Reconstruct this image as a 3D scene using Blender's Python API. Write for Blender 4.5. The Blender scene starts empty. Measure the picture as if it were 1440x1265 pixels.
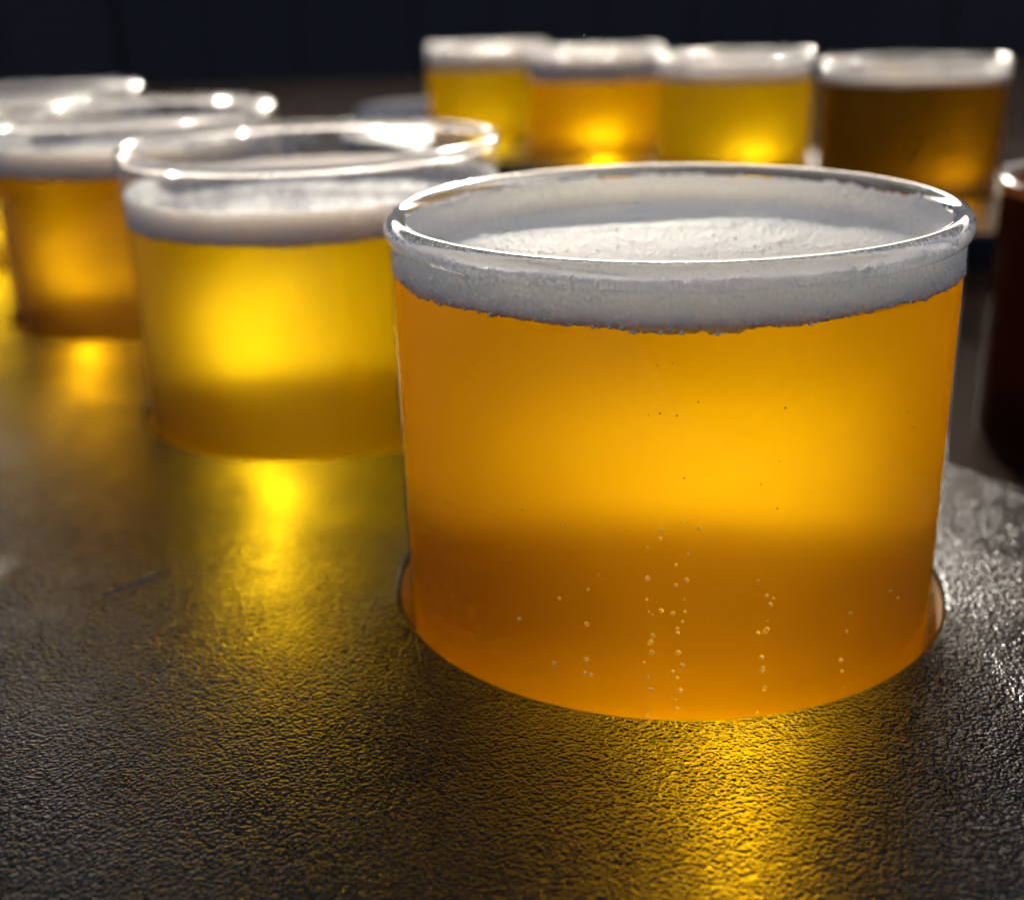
import bpy, bmesh, math, random
from mathutils import Vector, Matrix, noise
from mathutils.geometry import delaunay_2d_cdt
R_ = math.radians
scene = bpy.context.scene
col = scene.collection
random.seed(4)

# ------------------------------------------------------------------ camera
CAMZ = 0.1065
PITCH, ROLL = 0.36598, -0.03048
fw = Vector((0, math.cos(PITCH), -math.sin(PITCH)))
up = Vector((0, math.sin(PITCH), math.cos(PITCH)))
rx = Vector((1, 0, 0))
cx = math.cos(ROLL)*rx + math.sin(ROLL)*up
cu = -math.sin(ROLL)*rx + math.cos(ROLL)*up
cam = bpy.data.objects.new('camera', bpy.data.cameras.new('camera'))
col.objects.link(cam)
m = Matrix((cx, cu, -fw)).transposed().to_4x4()
m.translation = Vector((0, 0, CAMZ))
cam.matrix_world = m
cam.data.sensor_width = 36.0
cam.data.lens = 1705.4/1440*36
cam.data.clip_start = 0.005
cam.data.clip_end = 2000
cam.data.dof.use_dof = True
cam.data.dof.focus_distance = 0.146
cam.data.dof.aperture_fstop = 14.5
scene.camera = cam

# ------------------------------------------------------------------ light
SUN_EL, SUN_AZ = 19.0, 1.0            # azimuth: degrees to the right of straight ahead
world = bpy.data.worlds.new('World'); scene.world = world; world.use_nodes = True
wn = world.node_tree.nodes; wl = world.node_tree.links
sky = wn.new('ShaderNodeTexSky'); sky.sky_type = 'NISHITA'; sky.sun_disc = False; sky.dust_density = 6.0; sky.air_density = 0.35; sky.ozone_density = 0.3
sky.sun_elevation = R_(SUN_EL); sky.sun_rotation = R_(SUN_AZ)
wl.new(sky.outputs[0], wn['Background'].inputs[0])
wn['Background'].inputs[1].default_value = 0.15
sd = bpy.data.lights.new('sun', 'SUN'); sun = bpy.data.objects.new('sun', sd); col.objects.link(sun)
sd.energy = 2.2; sd.angle = R_(0.5); sd.color = (1.0, 0.93, 0.82)
sun.rotation_euler = (R_(90-SUN_EL), 0, R_(180-SUN_AZ))
scene.view_settings.view_transform = 'Standard'
scene.view_settings.look = 'None'
scene.view_settings.gamma = 1.0
scene.view_settings.exposure = 1.22
cy = scene.cycles
cy.use_denoising = True
cy.use_adaptive_sampling = True; cy.adaptive_threshold = 0.03; cy.adaptive_min_samples = 16
cy.max_bounces = 8; cy.transmission_bounces = 8; cy.transparent_max_bounces = 24
cy.glossy_bounces = 3; cy.diffuse_bounces = 2
cy.caustics_reflective = True; cy.caustics_refractive = True
cy.blur_glossy = 0.3
cy.sample_clamp_indirect = 40.0

# ------------------------------------------------------------------ helpers
def mat(name):
    M = bpy.data.materials.new(name); M.use_nodes = True
    nt = M.node_tree
    for n in list(nt.nodes):
        nt.nodes.remove(n)
    out = nt.nodes.new('ShaderNodeOutputMaterial')
    return M, nt, out
def N(nt, t, **kw):
    n = nt.nodes.new(t)
    for k, v in kw.items():
        if k in n.inputs: n.inputs[k].default_value = v
        else: setattr(n, k, v)
    return n
def L(nt, a, b): nt.links.new(a, b)

def mesh_obj(name, verts, faces, material, parent=None, smooth=True, angle=None):
    me = bpy.data.meshes.new(name)
    me.from_pydata([tuple(v) for v in verts], [], faces)
    bm = bmesh.new(); bm.from_mesh(me)
    bmesh.ops.recalc_face_normals(bm, faces=bm.faces)
    bm.to_mesh(me); bm.free()
    if smooth:
        me.polygons.foreach_set('use_smooth', [True]*len(me.polygons))
        if angle: me.set_sharp_from_angle(angle=R_(angle))
    me.materials.append(material)
    o = bpy.data.objects.new(name, me); col.objects.link(o)
    if parent: o.parent = parent
    return o
def tag(o, label=None, cat=None, group=None, kind=None):
    if label: o['label'] = label
    if cat: o['category'] = cat
    if group: o['group'] = group
    if kind: o['kind'] = kind
    return o
def empty(name, loc, rz=0):
    o = bpy.data.objects.new(name, None); col.objects.link(o)
    o.location = loc; o.rotation_euler = (0, 0, rz); o.empty_display_size = 0.02
    return o
def lathe(prof, seg=96, closed=False, zfun=None):
    """prof: list of (r, z); r == 0 gives a pole. closed: join last to first (a ring solid)."""
    V, F, rings = [], [], []
    for i, (r, z) in enumerate(prof):
        if r < 1e-7:
            V.append((0, 0, z)); rings.append([len(V)-1])
        else:
            ring = []
            for k in range(seg):
                a = 2*math.pi*k/seg
                dz = zfun(i, a, r) if zfun else 0
                V.append((r*math.cos(a), r*math.sin(a), z+dz)); ring.append(len(V)-1)
            rings.append(ring)
    pairs = list(zip(rings[:-1], rings[1:]))
    if closed: pairs.append((rings[-1], rings[0]))
    for A, B in pairs:
        if len(A) == 1 and len(B) == 1: continue
        for k in range(seg):
            k2 = (k+1) % seg
            if len(A) == 1: F.append((A[0], B[k], B[k2]))
            elif len(B) == 1: F.append((A[k], A[k2], B[0]))
            else: F.append((A[k], A[k2], B[k2], B[k]))
    return V, F

# ------------------------------------------------------------------ materials
def mat_tray():
    M, nt, out = mat('textured_black_tray')
    tc = N(nt, 'ShaderNodeTexCoord')
    vo = N(nt, 'ShaderNodeTexVoronoi', feature='SMOOTH_F1'); vo.inputs['Scale'].default_value = 1800; vo.inputs['Smoothness'].default_value = 0.6
    wz = N(nt, 'ShaderNodeTexNoise', Scale=800.0, Detail=2.0)
    add = N(nt, 'ShaderNodeMixRGB', blend_type='ADD'); add.inputs[0].default_value = 0.0006
    L(nt, tc.outputs['Object'], wz.inputs['Vector'])
    sc = N(nt, 'ShaderNodeVectorMath', operation='MULTIPLY_ADD'); sc.inputs[1].default_value = (0.0011,)*3
    L(nt, wz.outputs['Color'], sc.inputs[0]); L(nt, tc.outputs['Object'], sc.inputs[2])
    L(nt, sc.outputs[0], vo.inputs['Vector'])
    no = N(nt, 'ShaderNodeTexNoise', Scale=2600.0, Detail=2.0, Roughness=0.55)
    L(nt, tc.outputs['Object'], no.inputs['Vector'])
    mx = N(nt, 'ShaderNodeMath', operation='MULTIPLY_ADD'); mx.inputs[1].default_value = 0.6
    L(nt, no.outputs['Fac'], mx.inputs[0]); L(nt, vo.outputs['Distance'], mx.inputs[2])
    bp = N(nt, 'ShaderNodeBump', Strength=1.0, Distance=0.00027, invert=True)
    L(nt, mx.outputs[0], bp.inputs['Height'])
    va = N(nt, 'ShaderNodeTexNoise', Scale=70.0, Detail=2.0); L(nt, tc.outputs['Object'], va.inputs['Vector'])
    vr = N(nt, 'ShaderNodeMapRange'); vr.inputs['From Min'].default_value = 0.3; vr.inputs['From Max'].default_value = 0.7; vr.inputs['To Min'].default_value = 0.45; vr.inputs['To Max'].default_value = 1.0
    L(nt, va.outputs['Fac'], vr.inputs['Value']); L(nt, vr.outputs[0], bp.inputs['Strength'])
    big = N(nt, 'ShaderNodeTexNoise', Scale=45.0, Detail=4.0)
    L(nt, tc.outputs['Object'], big.inputs['Vector'])
    rmp = N(nt, 'ShaderNodeMapRange'); rmp.inputs['To Min'].default_value = 0.10; rmp.inputs['To Max'].default_value = 0.30
    L(nt, big.outputs['Fac'], rmp.inputs['Value'])
    cr = N(nt, 'ShaderNodeMapRange', data_type='FLOAT_VECTOR')
    cr.inputs['To Min'].default_value = (0.018,)*3 if False else cr.inputs['To Min'].default_value
    b = N(nt, 'ShaderNodeBsdfPrincipled')
    b.inputs['Base Color'].default_value = (0.006, 0.006, 0.0065, 1)
    b.inputs['Specular IOR Level'].default_value = 0.15
    L(nt, rmp.outputs[0], b.inputs['Roughness']); L(nt, bp.outputs[0], b.inputs['Normal'])
    L(nt, b.outputs[0], out.inputs[0])
    return M
def mat_table():
    M, nt, out = mat('dark_varnished_table')
    tc = N(nt, 'ShaderNodeTexCoord')
    mp = N(nt, 'ShaderNodeMapping'); mp.inputs['Scale'].default_value = (40, 3, 1)
    L(nt, tc.outputs['Object'], mp.inputs['Vector'])
    no = N(nt, 'ShaderNodeTexNoise', Scale=2.0, Detail=5.0)
    L(nt, mp.outputs[0], no.inputs['Vector'])
    cr = N(nt, 'ShaderNodeValToRGB')
    cr.color_ramp.elements[0].color = (0.010, 0.005, 0.003, 1); cr.color_ramp.elements[1].color = (0.030, 0.015, 0.009, 1)
    L(nt, no.outputs['Fac'], cr.inputs[0])
    b = N(nt, 'ShaderNodeBsdfDiffuse'); g = N(nt, 'ShaderNodeBsdfGlossy', Roughness=0.42)
    mx = N(nt, 'ShaderNodeMixShader'); mx.inputs[0].default_value = 0.015
    L(nt, cr.outputs[0], b.inputs['Color']); L(nt, b.outputs[0], mx.inputs[1]); L(nt, g.outputs[0], mx.inputs[2])
    L(nt, mx.outputs[0], out.inputs[0])
    return M
def mat_plain(name, c, rough=0.6, spec=0.5, bump=None):
    M, nt, out = mat(name)
    b = N(nt, 'ShaderNodeBsdfPrincipled', Roughness=rough)
    tc = N(nt, 'ShaderNodeTexCoord'); no = N(nt, 'ShaderNodeTexNoise', Scale=bump or 20.0, Detail=5.0)
    L(nt, tc.outputs['Object'], no.inputs['Vector'])
    cr = N(nt, 'ShaderNodeValToRGB')
    cr.color_ramp.elements[0].color = tuple(x*0.75 for x in c)+(1,); cr.color_ramp.elements[1].color = tuple(min(1, x*1.25) for x in c)+(1,)
    L(nt, no.outputs['Fac'], cr.inputs[0]); L(nt, cr.outputs[0], b.inputs['Base Color'])
    b.inputs['Specular IOR Level'].default_value = spec
    L(nt, b.outputs[0], out.inputs[0])
    return M
def mat_thin_glass():
    M, nt, out = mat('thin_clear_glass')
    lw = N(nt, 'ShaderNodeLayerWeight', Blend=0.5)          # Schlick's Fresnel, the same from both sides
    p5 = N(nt, 'ShaderNodeMath', operation='POWER'); p5.inputs[1].default_value = 5.0
    L(nt, lw.outputs['Facing'], p5.inputs[0])
    fr = N(nt, 'ShaderNodeMath', operation='MULTIPLY_ADD'); fr.inputs[1].default_value = 0.25; fr.inputs[2].default_value = 0.045
    L(nt, p5.outputs[0], fr.inputs[0])
    tr = N(nt, 'ShaderNodeBsdfTransparent'); tr.inputs[0].default_value = (0.97, 0.98, 0.97, 1)
    gl = N(nt, 'ShaderNodeBsdfGlossy', Roughness=0.02)
    mx = N(nt, 'ShaderNodeMixShader')
    L(nt, fr.outputs[0], mx.inputs[0]); L(nt, tr.outputs[0], mx.inputs[1]); L(nt, gl.outputs[0], mx.inputs[2])
    L(nt, mx.outputs[0], out.inputs[0])
    return M
def mat_rim_glass():
    M, nt, out = mat('rim_glass')
    g = N(nt, 'ShaderNodeBsdfGlass', IOR=1.5, Roughness=0.025)
    L(nt, g.outputs[0], out.inputs[0])
    return M
def mat_fine_rim():
    M, nt, out = mat('fine_rim_glass')
    lw = N(nt, 'ShaderNodeLayerWeight', Blend=0.5)
    p5 = N(nt, 'ShaderNodeMath', operation='POWER'); p5.inputs[1].default_value = 2.5
    L(nt, lw.outputs['Facing'], p5.inputs[0])
    fr = N(nt, 'ShaderNodeMath', operation='MULTIPLY_ADD'); fr.inputs[1].default_value = 0.45; fr.inputs[2].default_value = 0.12
    L(nt, p5.outputs[0], fr.inputs[0])
    g = N(nt, 'ShaderNodeBsdfGlossy', Roughness=0.10); t = N(nt, 'ShaderNodeBsdfTransparent'); t.inputs[0].default_value = (0.93, 0.94, 0.93, 1)
    mx = N(nt, 'ShaderNodeMixShader'); L(nt, fr.outputs[0], mx.inputs[0])
    L(nt, t.outputs[0], mx.inputs[1]); L(nt, g.outputs[0], mx.inputs[2])
    gg = N(nt, 'ShaderNodeBsdfGlass', IOR=1.5, Roughness=0.04); m2 = N(nt, 'ShaderNodeMixShader'); m2.inputs[0].default_value = 0.33
    L(nt, mx.outputs[0], m2.inputs[1]); L(nt, gg.outputs[0], m2.inputs[2]); L(nt, m2.outputs[0], out.inputs[0])
    return M
def mat_beer(name, tint, glow, fac=0.35, rough=0.40):
    """clear lager: refracting body with a little haze that scatters the light through"""
    M, nt, out = mat(name)
    g = N(nt, 'ShaderNodeBsdfGlass', IOR=1.34, Roughness=rough); g.inputs['Color'].default_value = tint+(1,)
    t = N(nt, 'ShaderNodeBsdfTranslucent'); t.inputs['Color'].default_value = glow+(1,)
    mx = N(nt, 'ShaderNodeMixShader'); mx.inputs[0].default_value = fac
    L(nt, g.outputs[0], mx.inputs[1]); L(nt, t.outputs[0], mx.inputs[2])
    L(nt, mx.outputs[0], out.inputs[0])
    return M
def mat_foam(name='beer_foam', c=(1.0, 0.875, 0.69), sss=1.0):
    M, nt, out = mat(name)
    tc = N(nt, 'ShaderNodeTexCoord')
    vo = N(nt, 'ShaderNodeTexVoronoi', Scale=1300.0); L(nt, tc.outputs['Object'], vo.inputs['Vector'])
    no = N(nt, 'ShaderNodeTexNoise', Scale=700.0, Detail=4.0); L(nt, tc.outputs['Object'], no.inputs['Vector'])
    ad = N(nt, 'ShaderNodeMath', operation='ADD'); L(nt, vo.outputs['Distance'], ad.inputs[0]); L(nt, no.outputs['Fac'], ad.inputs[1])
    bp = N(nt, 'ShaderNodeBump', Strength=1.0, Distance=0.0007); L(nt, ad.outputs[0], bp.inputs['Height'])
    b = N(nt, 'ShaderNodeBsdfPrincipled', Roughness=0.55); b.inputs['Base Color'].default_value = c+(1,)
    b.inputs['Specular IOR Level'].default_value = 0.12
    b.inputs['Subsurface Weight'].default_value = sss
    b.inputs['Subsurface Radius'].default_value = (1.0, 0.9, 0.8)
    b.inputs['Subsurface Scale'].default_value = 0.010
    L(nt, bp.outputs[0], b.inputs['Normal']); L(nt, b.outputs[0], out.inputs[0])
    return M

def mat_film():
    M, nt, out = mat('foam_film')
    tc = N(nt, 'ShaderNodeTexCoord'); no = N(nt, 'ShaderNodeTexNoise', Scale=140.0, Detail=5.0, Roughness=0.65)
    L(nt, tc.outputs['Object'], no.inputs['Vector'])
    mr = N(nt, 'ShaderNodeMapRange'); mr.inputs['From Min'].default_value = 0.38; mr.inputs['From Max'].default_value = 0.75
    mr.inputs['To Min'].default_value = 0.04; mr.inputs['To Max'].default_value = 0.6
    L(nt, no.outputs['Fac'], mr.inputs['Value'])
    t = N(nt, 'ShaderNodeBsdfTransparent'); d = N(nt, 'ShaderNodeBsdfDiffuse'); d.inputs[0].default_value = (0.6, 0.57, 0.52, 1)
    mx = N(nt, 'ShaderNodeMixShader'); L(nt, mr.outputs[0], mx.inputs[0]); L(nt, t.outputs[0], mx.inputs[1]); L(nt, d.outputs[0], mx.inputs[2])
    L(nt, mx.outputs[0], out.inputs[0])
    return M
FILM = mat_film()
TRAY = mat_tray(); TABLE = mat_table(); THIN = mat_thin_glass(); RIMG = mat_rim_glass(); RIMF = mat_fine_rim(); FOAM = mat_foam(); FOAM2 = mat_foam('darkened_sunlit_foam', (0.52, 0.49, 0.45)); FROTH = mat_foam('froth_bubbles', (1.0, 0.90, 0.72), sss=0.0)  # FOAM2: same foam, colour darkened to offset sun on the other glasses

# ------------------------------------------------------------------ setting
def slab(name, x0, x1, y0, y1, z0, z1, material, kind=None, parent=None):
    V = [(x, y, z) for z in (z0, z1) for y in (y0, y1) for x in (x0, x1)]
    F = [(0, 2, 3, 1), (4, 5, 7, 6), (0, 1, 5, 4), (2, 6, 7, 3), (0, 4, 6, 2), (1, 3, 7, 5)]
    o = mesh_obj(name, V, F, material, parent, smooth=False)
    if kind: o['kind'] = kind
    return o
slab('table', -1.1, 0.9, -0.5, 1.6, -0.04, 0.0, TABLE, 'structure')
slab('ground', -40, 40, -40, 40, -0.95, -0.75, mat_plain('dark_paving', (0.05, 0.048, 0.046), 0.8), 'structure')
bw = empty('background_wall', (0, 2.6, -0.75)); tag(bw, kind='structure')
WALL = mat_plain('dark_wall_boards', (0.0055, 0.0042, 0.0035), 0.7, bump=6.0)
WALL2 = mat_plain('grey_wall_boards', (0.009, 0.007, 0.006), 0.7, bump=6.0)
x = -3.0
while x < 3.0:
    w = random.uniform(0.16, 0.24)
    d = random.choice((0, 0.012, 0.02))
    slab('board', x+0.002, x+w-0.002, -d, 0.04, 0, 1.35, random.choice((WALL, WALL, WALL2)), parent=bw)
    x += w
slab('backing', -3, 3, 0.042, 0.06, 0, 1.35, WALL, parent=bw)

# unseen sheet added behind: cuts the sun to shade front foam and tray
BLOCKER = mat_plain('dark_blocker', (0.02, 0.02, 0.022), 0.8)
EDGE_Z = 0.079+(2.6-0.21)*math.tan(R_(SUN_EL))
V = [(-4, 2.6, EDGE_Z), (4, 2.6, EDGE_Z), (4, 2.6, EDGE_Z+0.25), (-4, 2.6, EDGE_Z+0.25), (4, 3.4, EDGE_Z+3.2), (-4, 3.4, EDGE_Z+3.2)]
V += [(v[0], v[1]+0.01, v[2]+0.01) for v in V]
F = [(0, 1, 2, 3), (3, 2, 4, 5), (6, 9, 8, 7), (9, 11, 10, 8), (0, 6, 7, 1), (5, 4, 10, 11), (0, 3, 9, 6), (3, 5, 11, 9), (1, 7, 8, 2), (2, 8, 10, 4)]
tag(mesh_obj('sun_blocker', V, F, BLOCKER, smooth=False), kind='structure')

# ------------------------------------------------------------------ trays
RIM_Z = CAMZ-0.02951                # rim height of the front flight
TRAY_H = RIM_Z-0.05714
FRONT = Vector((0.02356, 0.17185)); MID = Vector((-0.04099, 0.26578))
ax = (MID-FRONT).normalized(); SP = (MID-FRONT).length
bx = Vector((ax.y, -ax.x))          # to the right of the row
HOLE_R = 0.0416
BOUNCE = mat_plain('tan_bounce_lining', (0.62, 0.45, 0.26), 0.7, bump=400.0)  # pale tan added inside the recesses to bounce light into the beer's base

def tray(name, org, n, a0, a1, b0, b1, h, holes, rc=0.03, lip=0.0025, floor=0.002):
    """a slab with round recesses; local x along bx, y along ax"""
    def outline(off):
        P = []
        cs = [(b1-rc, a0+rc, -90), (b1-rc, a1-rc, 0), (b0+rc, a1-rc, 90), (b0+rc, a0+rc, 180)]
        for (x_, y_, s) in cs:
            for k in range(13):
                t = R_(s+90*k/12)
                P.append(((x_+(rc-off)*math.cos(t)), (y_+(rc-off)*math.sin(t))))
        return P
    V, F = [], []
    # flat top: constrained triangulation of the outline with the holes
    hl = 0.0011
    seg = 120
    pts = [Vector(p) for p in outline(lip)]
    edges = [(i, (i+1) % len(pts)) for i in range(len(pts))]
    hrings = []
    for (hx, hy) in holes:
        s = len(pts)
        for k in range(seg):
            t = 2*math.pi*k/seg
            pts.append(Vector((hx+(HOLE_R+hl)*math.cos(t), hy+(HOLE_R+hl)*math.sin(t))))
        edges += [(s+k, s+(k+1) % seg) for k in range(seg)]
        hrings.append(s)
    vs, es, fs, *_ = delaunay_2d_cdt(pts, edges, [], 0, 1e-7)
    V = [(v.x, v.y, h) for v in vs]
    def inhole(c): return any((c-Vector(q)).length < HOLE_R+hl*0.98 for q in holes)
    NO = len(outline(0))
    def inside(c):
        P = outline(lip); r = False
        for i in range(len(P)):
            x1, y1 = P[i]; x2, y2 = P[i-1]
            if (y1 > c.y) != (y2 > c.y) and c.x < (x2-x1)*(c.y-y1)/(y2-y1)+x1: r = not r
        return r
    for f in fs:
        c = sum((vs[i] for i in f), Vector((0, 0)))/len(f)
        if not inhole(c) and inside(c): F.append(tuple(f))
    # outer lip and side
    prev = None
    for k in range(7):
        t = math.pi/2*k/6
        off = lip*(1-math.sin(t)); z = h-lip*(1-math.cos(t))
        s = len(V); V += [(p[0], p[1], z) for p in outline(off)]
        if prev is not None:
            F += [(prev+i, prev+(i+1) % NO, s+(i+1) % NO, s+i) for i in range(NO)]
        prev = s
    s = len(V); V += [(p[0], p[1], 0.0) for p in outline(0)]
    F += [(prev+i, prev+(i+1) % NO, s+(i+1) % NO, s+i) for i in range(NO)]
    # recesses
    for (hx, hy) in holes:
        prof = [(HOLE_R+hl*(1-math.sin(t)), h-hl*(1-math.cos(t))) for t in (math.pi/2*k/5 for k in range(6))]
        prof += [(HOLE_R, floor), (0, floor)]
        v, f = lathe(prof, seg)
        s = len(V); V += [(p[0]+hx, p[1]+hy, p[2]) for p in v]; F += [tuple(i+s for i in q) for q in f]
    bm = bmesh.new(); vv = [bm.verts.new(p) for p in V]
    for f in F:
        try: bm.faces.new([vv[i] for i in f])
        except ValueError: pass
    bmesh.ops.remove_doubles(bm, verts=bm.verts, dist=1e-6)
    bmesh.ops.recalc_face_normals(bm, faces=bm.faces)
    me = bpy.data.meshes.new(name); bm.to_mesh(me); bm.free()
    me.polygons.foreach_set('use_smooth', [True]*len(me.polygons)); me.set_sharp_from_angle(angle=R_(40))
    me.materials.append(TRAY); me.materials.append(BOUNCE)
    for p in me.polygons:                                # recess faces take the added tan bounce lining
        c = p.center
        if c.z < h-hl*0.9 and any((Vector((c.x, c.y))-Vector(q)).length < HOLE_R+1e-4 for q in holes): p.material_index = 1
    o = bpy.data.objects.new(name, me); col.objects.link(o)
    o.location = (org.x, org.y, 0); o.rotation_euler = (0, 0, math.atan2(bx.y, bx.x))
    return o
t1 = tray('serving_tray', FRONT, 4, -0.13, 0.47, -0.21, 0.0735, TRAY_H, [(0, i*SP) for i in range(4)])
tag(t1, 'black leather-grained tray holding the front row of beer glasses in round recesses', 'tray')
def to_tray(p): return ((Vector(p)-FRONT).dot(bx), (Vector(p)-FRONT).dot(ax))
pa, pb = to_tray((-0.0560, 0.1775)), to_tray((-0.0645, 0.1685))
V, F = [], []
for k in range(25):
    t = k/24; w = 0.00022*math.sin(math.pi*min(1, max(0.02, t)))**0.5*(0.7+0.5*noise.noise(Vector((k*0.9, 0, 0))))
    cx_, cy_ = pa[0]+(pb[0]-pa[0])*t+0.0004*math.sin(t*3)+0.0002*noise.noise(Vector((k*0.5, 3, 0))), pa[1]+(pb[1]-pa[1])*t
    dx, dy = -(pb[1]-pa[1]), pb[0]-pa[0]; l_ = math.hypot(dx, dy); dx /= l_; dy /= l_
    V += [(cx_-dx*w, cy_-dy*w, TRAY_H-0.00005), (cx_, cy_, TRAY_H+w*0.7), (cx_+dx*w, cy_+dy*w, TRAY_H-0.00005)]
    if k:
        b0 = 3*k; F += [(b0-3, b0-2, b0+1, b0), (b0-2, b0-1, b0+2, b0+1)]
mesh_obj('scuff_mark', V, F, mat_plain('grey_scuff', (0.22, 0.21, 0.20), 0.6, bump=900.0), t1)
BACK4 = Vector((0.185, 0.558))
TRAY2_H = TRAY_H-0.006
t2 = tray('serving_tray', BACK4, 4, -0.09, 0.44, -0.0735, 0.0735, TRAY2_H, [(0, i*SP+(0.003 if i == 0 else 0)) for i in range(4)])
tag(t2, 'dark tray under the blurred far row of four beer glasses', 'tray')

# ------------------------------------------------------------------ glasses
GH = RIM_Z-0.002       # glass height; foot rests on the recess floor
GR = 0.0402
def icos(points):
    V, F = [], []
    bm = bmesh.new(); bmesh.ops.create_icosphere(bm, subdivisions=2, radius=1.0)
    bv = [v.co.copy() for v in bm.verts]; bm.verts.index_update(); bf = [tuple(v.index for v in f.verts) for f in bm.faces]; bm.free()
    for x_, y_, z_, r in points:
        s_ = len(V); V += [(x_+c.x*r, y_+c.y*r, z_+c.z*r) for c in bv]; F += [tuple(i+s_ for i in f) for f in bf]
    return V, F
def sstep(a, b, x):
    t = max(0.0, min(1.0, (x-a)/(b-a))); return t*t*(3-2*t)
def beer_glass(loc, rz, beer_mat, foam_mat, fill, foam_top, label, group, seed=0, jag=0.0006, detail=64, fseg=320, rimr=0.0010, froth=0, with_foam=True, dish=0.0042, ridge=1.0):
    """fill / foam_top: depth of beer line and foam edge below the rim"""
    g = empty('beer_glass', loc, rz); tag(g, label, 'beer glass', group)
    zb = GH-fill; zt = GH-foam_top
    sd_ = Vector((seed*3.7, seed*1.3, seed*7.1))
    # clear glass wall with a rounded foot
    to = GR
    prof = [(0, 0), (to-0.004, 0)]
    prof += [(to-0.004+0.004*math.sin(t), 0.004-0.004*math.cos(t)) for t in (math.pi/2*k/6 for k in range(1, 7))]
    prof += [(to, 0.03), (to, GH-0.0016)]
    mesh_obj('wall', *lathe(prof, detail*2), THIN, g, angle=50)
    # rounded rim bead
    rr = rimr; cr = GR+0.0004-rr
    prof = [(cr+rr*math.cos(t), GH-rr+rr*1.15*math.sin(t)) for t in (2*math.pi*k/20 for k in range(20))]
    mesh_obj('rim', *lathe(prof, detail*2, closed=True), RIMG if froth else RIMF, g)
    # beer
    br = GR-0.0006
    prof = [(0, 0.0008), (br-0.004, 0.0008)]
    prof += [(br-0.004+0.004*math.sin(t), 0.0048-0.004*math.cos(t)) for t in (math.pi/2*k/8 for k in range(1, 9))]
    prof += [(br, zb*0.5), (br, zb), (br-0.0004, zb+0.0002), (0, zb+0.0002)]
    mesh_obj('beer', *lathe(prof, detail*2), beer_mat, g, angle=50)
    if not with_foam: return g
    if not froth:                                        # lacing left on the glass above the foam
        n_ = 5; prof = [(GR-0.0004, zt-0.0003+(GH-0.0016-zt)*k/n_) for k in range(n_+1)]
        mesh_obj('foam_film', *lathe(prof, detail), FILM, g)
    # foam: ragged skirt over the beer line, film up the wall, dished top
    fr = GR-0.0005
    H_ = zt-zb
    def nz(a, f, s=0): return noise.noise(Vector((math.cos(a)*f, math.sin(a)*f, s))+sd_)
    rings = [(br-0.003, zb+0.0003), (br-0.0003, zb+0.0003), (fr-0.00004, zb-0.0001), (fr, zb)]
    for k in range(1, 9): rings.append((fr, zb+(H_-0.0004)*k/8))
    rings += [(fr-0.0003, zt-0.0001), (fr-0.0009, zt)]
    n0 = len(rings)
    for k in range(1, 44):
        r = (fr-0.0009)*(1-k/44)**0.8; rings.append((r, zt))
    rings.append((0, zt-dish))
    def zf(i, a, r):
        if i < 2: return 0
        if i < 5:
            lo = 0.9*nz(a, 2.2)+0.5*nz(a, 7, 2)+0.45*nz(a, 30, 4)+0.4*nz(a, 90, 9)+0.2*nz(a, 200, 13)
            return jag*lo*(1.0 if i < 4 else 0.5)
        if i < n0-2: return 0
        up_ = 0.0005*nz(a, 5, 1)+0.0003*nz(a, 30, 7)
        if i < n0: return up_
        q = r/fr
        x_, y_ = r*math.cos(a), r*math.sin(a)
        d_ = -dish*(1-sstep(0.86, 1.0, q))
        v = Vector((x_, y_, 0))+sd_
        w = 0.0006*noise.noise(Vector((x_*26, y_*70, 3))+sd_)
        rg = 1-abs(noise.noise(Vector((x_*22, y_*60, 11))+sd_))*6
        if rg > 0: w += 0.0004*rg*rg*ridge
        w += 0.0002*noise.noise(Vector((x_*260, y_*260, 5))+sd_)
        return up_*sstep(0.8, 1, q)+d_+w*(1-sstep(0.86, 1.0, q))
    V, F = lathe(rings, fseg, zfun=zf)
    mesh_obj('foam', V, F, foam_mat, g)
    if froth:                                            # separate bubbles standing in the foam
        random.seed(seed)
        B = []
        for k in range(froth):
            a = random.uniform(0, 2*math.pi)
            if k % 8 == 1:
                z = random.uniform(zb+0.0002, zt-0.0006); rad = random.choice((0.00018, 0.00024, 0.0003))
                B.append(((fr-rad*0.55)*math.cos(a), (fr-rad*0.55)*math.sin(a), z, rad))
            else:
                r = fr*math.sqrt(random.uniform(0.02, 0.96)); rad = random.choice((0.0001, 0.00013, 0.0002))
                B.append((r*math.cos(a), r*math.sin(a), zt+zf(n0+1, a, r), rad))
        for k in range(260):                             # beads hanging from the ragged lower edge
            a = random.uniform(0, 2*math.pi); rad = random.choice((0.00012, 0.00016, 0.0002, 0.00028))
            B.append(((fr-rad*0.35)*math.cos(a), (fr-rad*0.35)*math.sin(a), zb+zf(3, a, fr)+random.uniform(-0.00015, 0.0006), rad))
        tag(mesh_obj('froth', *icos(B), FROTH, g), kind='stuff')
    return g

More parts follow.
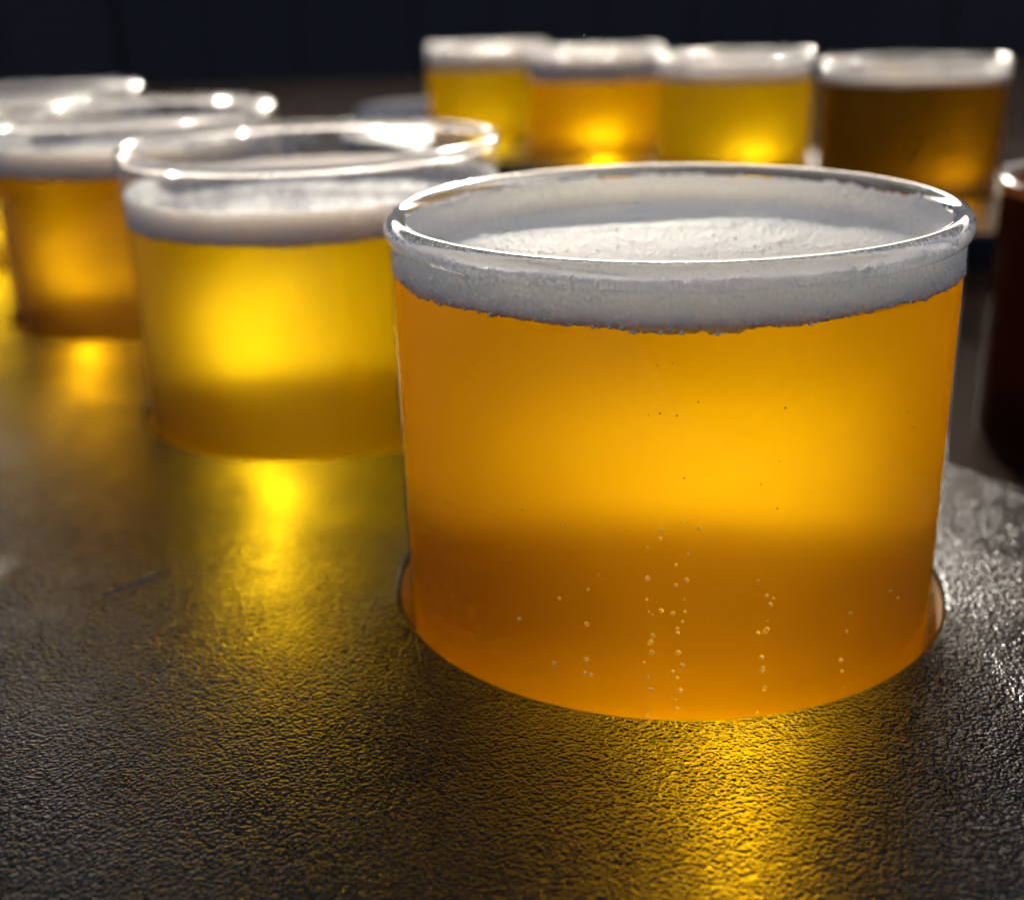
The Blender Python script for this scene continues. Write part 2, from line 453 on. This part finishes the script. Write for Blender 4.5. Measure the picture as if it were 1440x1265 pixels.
FB = dict(tint=(1.0, 0.80, 0.10), glow=(1.0, 0.62, 0.02))
golden = mat_beer('golden_beer', (0.95, 0.715, 0.05), (1.0, 0.54, 0.003), 0.2)
yellow = mat_beer('pale_yellow_beer', (0.90, 0.715, 0.07), (0.90, 0.60, 0.006), 0.15)
amber = mat_beer('amber_beer', (0.80, 0.57, 0.035), (0.62, 0.35, 0.003), 0.15)
brown = mat_beer('brown_beer', (0.62, 0.40, 0.03), (0.14, 0.075, 0.002), 0.14)
stout = mat_beer('stout_beer', (0.20, 0.06, 0.02), (0.05, 0.014, 0.004), 0.4)
GF = 'beer glasses set in the front tray'
GB = 'beer glasses in the far row'
def P3(v, z=0.002): return (v.x, v.y, z)
front_glass = beer_glass(P3(FRONT), 0.0, golden, FOAM, 0.0074, 0.0017, 'large sharp glass of golden beer nearest the camera, foam up to its rim', GF, 1, jag=0.0007, detail=96, fseg=1300, rimr=0.0017, froth=700)
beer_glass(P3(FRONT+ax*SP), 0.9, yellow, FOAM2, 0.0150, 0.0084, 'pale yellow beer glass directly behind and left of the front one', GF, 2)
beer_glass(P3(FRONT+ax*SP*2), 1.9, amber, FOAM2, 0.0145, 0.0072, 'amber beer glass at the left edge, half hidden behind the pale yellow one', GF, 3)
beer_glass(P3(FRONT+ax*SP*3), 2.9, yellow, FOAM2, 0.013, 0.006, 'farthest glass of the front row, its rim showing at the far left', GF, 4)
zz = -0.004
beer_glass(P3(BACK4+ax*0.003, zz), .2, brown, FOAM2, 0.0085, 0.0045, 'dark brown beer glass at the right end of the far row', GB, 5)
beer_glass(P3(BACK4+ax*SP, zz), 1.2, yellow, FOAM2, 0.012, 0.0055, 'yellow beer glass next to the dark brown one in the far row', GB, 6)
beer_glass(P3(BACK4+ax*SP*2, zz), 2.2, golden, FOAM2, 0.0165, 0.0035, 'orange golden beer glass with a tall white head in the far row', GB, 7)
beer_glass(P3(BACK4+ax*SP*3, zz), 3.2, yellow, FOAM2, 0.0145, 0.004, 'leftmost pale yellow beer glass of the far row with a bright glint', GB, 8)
g = beer_glass((0.152, 0.268, 0.0), 3.2, stout, FOAM2, 0.004, 0.0025, 'nearly black stout glass standing on the table at the right edge', None, 9, rimr=0.0004, with_foam=False)
g.scale.z = 0.84
# ------------------------------------------------------------------ small things
BUB = [(-94.7, 43.86), (-92.0, 43.05), (-98.6, 42.74), (-98.7, 41.66), (-100.9, 40.4), (-93.8, 39.66), (-100.8, 36.38), (-94.0, 36.14), (-81.2, 35.55), (-79.4, 33.38), (-78.1, 32.88), (-100.5, 31.62), (-99.8, 31.2), (-98.3, 31.87), (-96.2, 31.52), (-94.1, 31.77), (-95.4, 29.37), (-80.7, 28.26), (-79.4, 28.26), (-79.0, 28.63), (-100.4, 27.14), (-99.9, 25.89), (-95.1, 26.03), (-79.4, 23.13), (-79.6, 22.73), (-100.6, 22.33), (-95.2, 22.33), (-100.2, 20.68), (-94.6, 20.55), (-96.1, 19.51), (-95.4, 19.16), (-100.5, 16.8), (-125.9, 27.44), (-117.2, 31.87), (-118.5, 22.26), (-109.7, 36.06), (-50.0, 28.94), (-47.0, 27.1), (-116.0, 42.23), (-131.8, 40.95), (-124.5, 43.14)]
SPK = [(-129.5, 62.08), (-135.1, 60.88), (-99.7, 63.41), (-97.2, 63.68), (-92.8, 59.02), (-101.0, 57.32), (-99.1, 57.61), (-96.3, 57.34), (-78.4, 50.99), (-94.8, 49.55), (-81.5, 48.36), (-78.3, 44.95), (-49.3, 53.49), (-47.0, 51.1), (-130.7, 51.16), (-145.3, 40.02), (-77.8, 57.66)]
random.seed(21)
for a0, z0, z1, n in ((-100.3, 14, 42, 9), (-95.2, 15, 40, 8), (-79.5, 16, 34, 6), (-62, 14, 30, 5), (-112, 14, 34, 6)):
    for k in range(n): BUB.append((a0+random.uniform(-0.9, 0.9), random.uniform(z0, z1)))
def on_wall(L_, r, rad, j): return [(r*math.cos(R_(a)), r*math.sin(R_(a)), z*0.001, rad*random.uniform(1-j, 1+j)) for a, z in L_]
M, nt, out = mat('bubble')
t_ = N(nt, 'ShaderNodeBsdfTranslucent'); t_.inputs[0].default_value = (1.0, 0.9, 0.45, 1)
g_ = N(nt, 'ShaderNodeBsdfGlossy', Roughness=0.12)
mx_ = N(nt, 'ShaderNodeMixShader'); mx_.inputs[0].default_value = 0.15
L(nt, t_.outputs[0], mx_.inputs[1]); L(nt, g_.outputs[0], mx_.inputs[2]); L(nt, mx_.outputs[0], out.inputs[0])
tag(mesh_obj('bubbles', *icos(on_wall(BUB, GR-0.0005, 0.00024, 0.45)), M, front_glass), kind='stuff')
tag(mesh_obj('yeast_specks', *icos(on_wall(SPK, GR-0.00058, 0.00010, 0.4)), mat_plain('yeast', (0.10, 0.05, 0.01), 0.7), front_glass), kind='stuff')

# folded napkin lying behind the trays
def napkin(loc, rz):
    V, F = [], []
    n, mth = 14, 8
    for layer, z0 in enumerate((0.0, 0.007, 0.014)):
        s_ = len(V)
        for top in (0, 1):
            for j in range(mth+1):
                for i in range(n+1):
                    x_, y_ = -0.045+0.09*i/n, -0.03+0.06*j/mth
                    w = 0.0022*noise.noise(Vector((x_*30, y_*30, layer*5)))*(z0 > 0)+0.006*(i/n)*(layer/2.0)
                    V.append((x_+0.003*layer, y_+0.002*layer, z0+w+0.0064*top))
        c = (n+1)*(mth+1)
        for j in range(mth):
            for i in range(n):
                a = s_+j*(n+1)+i
                F.append((a, a+n+1, a+n+2, a+1)); a += c; F.append((a, a+1, a+n+2, a+n+1))
        for i in range(n):
            for j in (0, mth):
                a = s_+j*(n+1)+i; F.append((a, a+1, a+1+c, a+c))
        for j in range(mth):
            for i in (0, n):
                a = s_+j*(n+1)+i; F.append((a, a+n+1, a+n+1+c, a+c))
    o = mesh_obj('paper_napkin', V, F, mat_plain('napkin_paper', (0.55, 0.52, 0.48), 0.9), angle=40)
    o.location = loc; o.rotation_euler = (0, 0, rz)
    return tag(o, 'pale folded paper napkin lying on the table behind the glasses', 'napkin')
napkin((-0.082, 1.02, 0.0), -0.15).scale = (0.8, 0.8, 0.8)
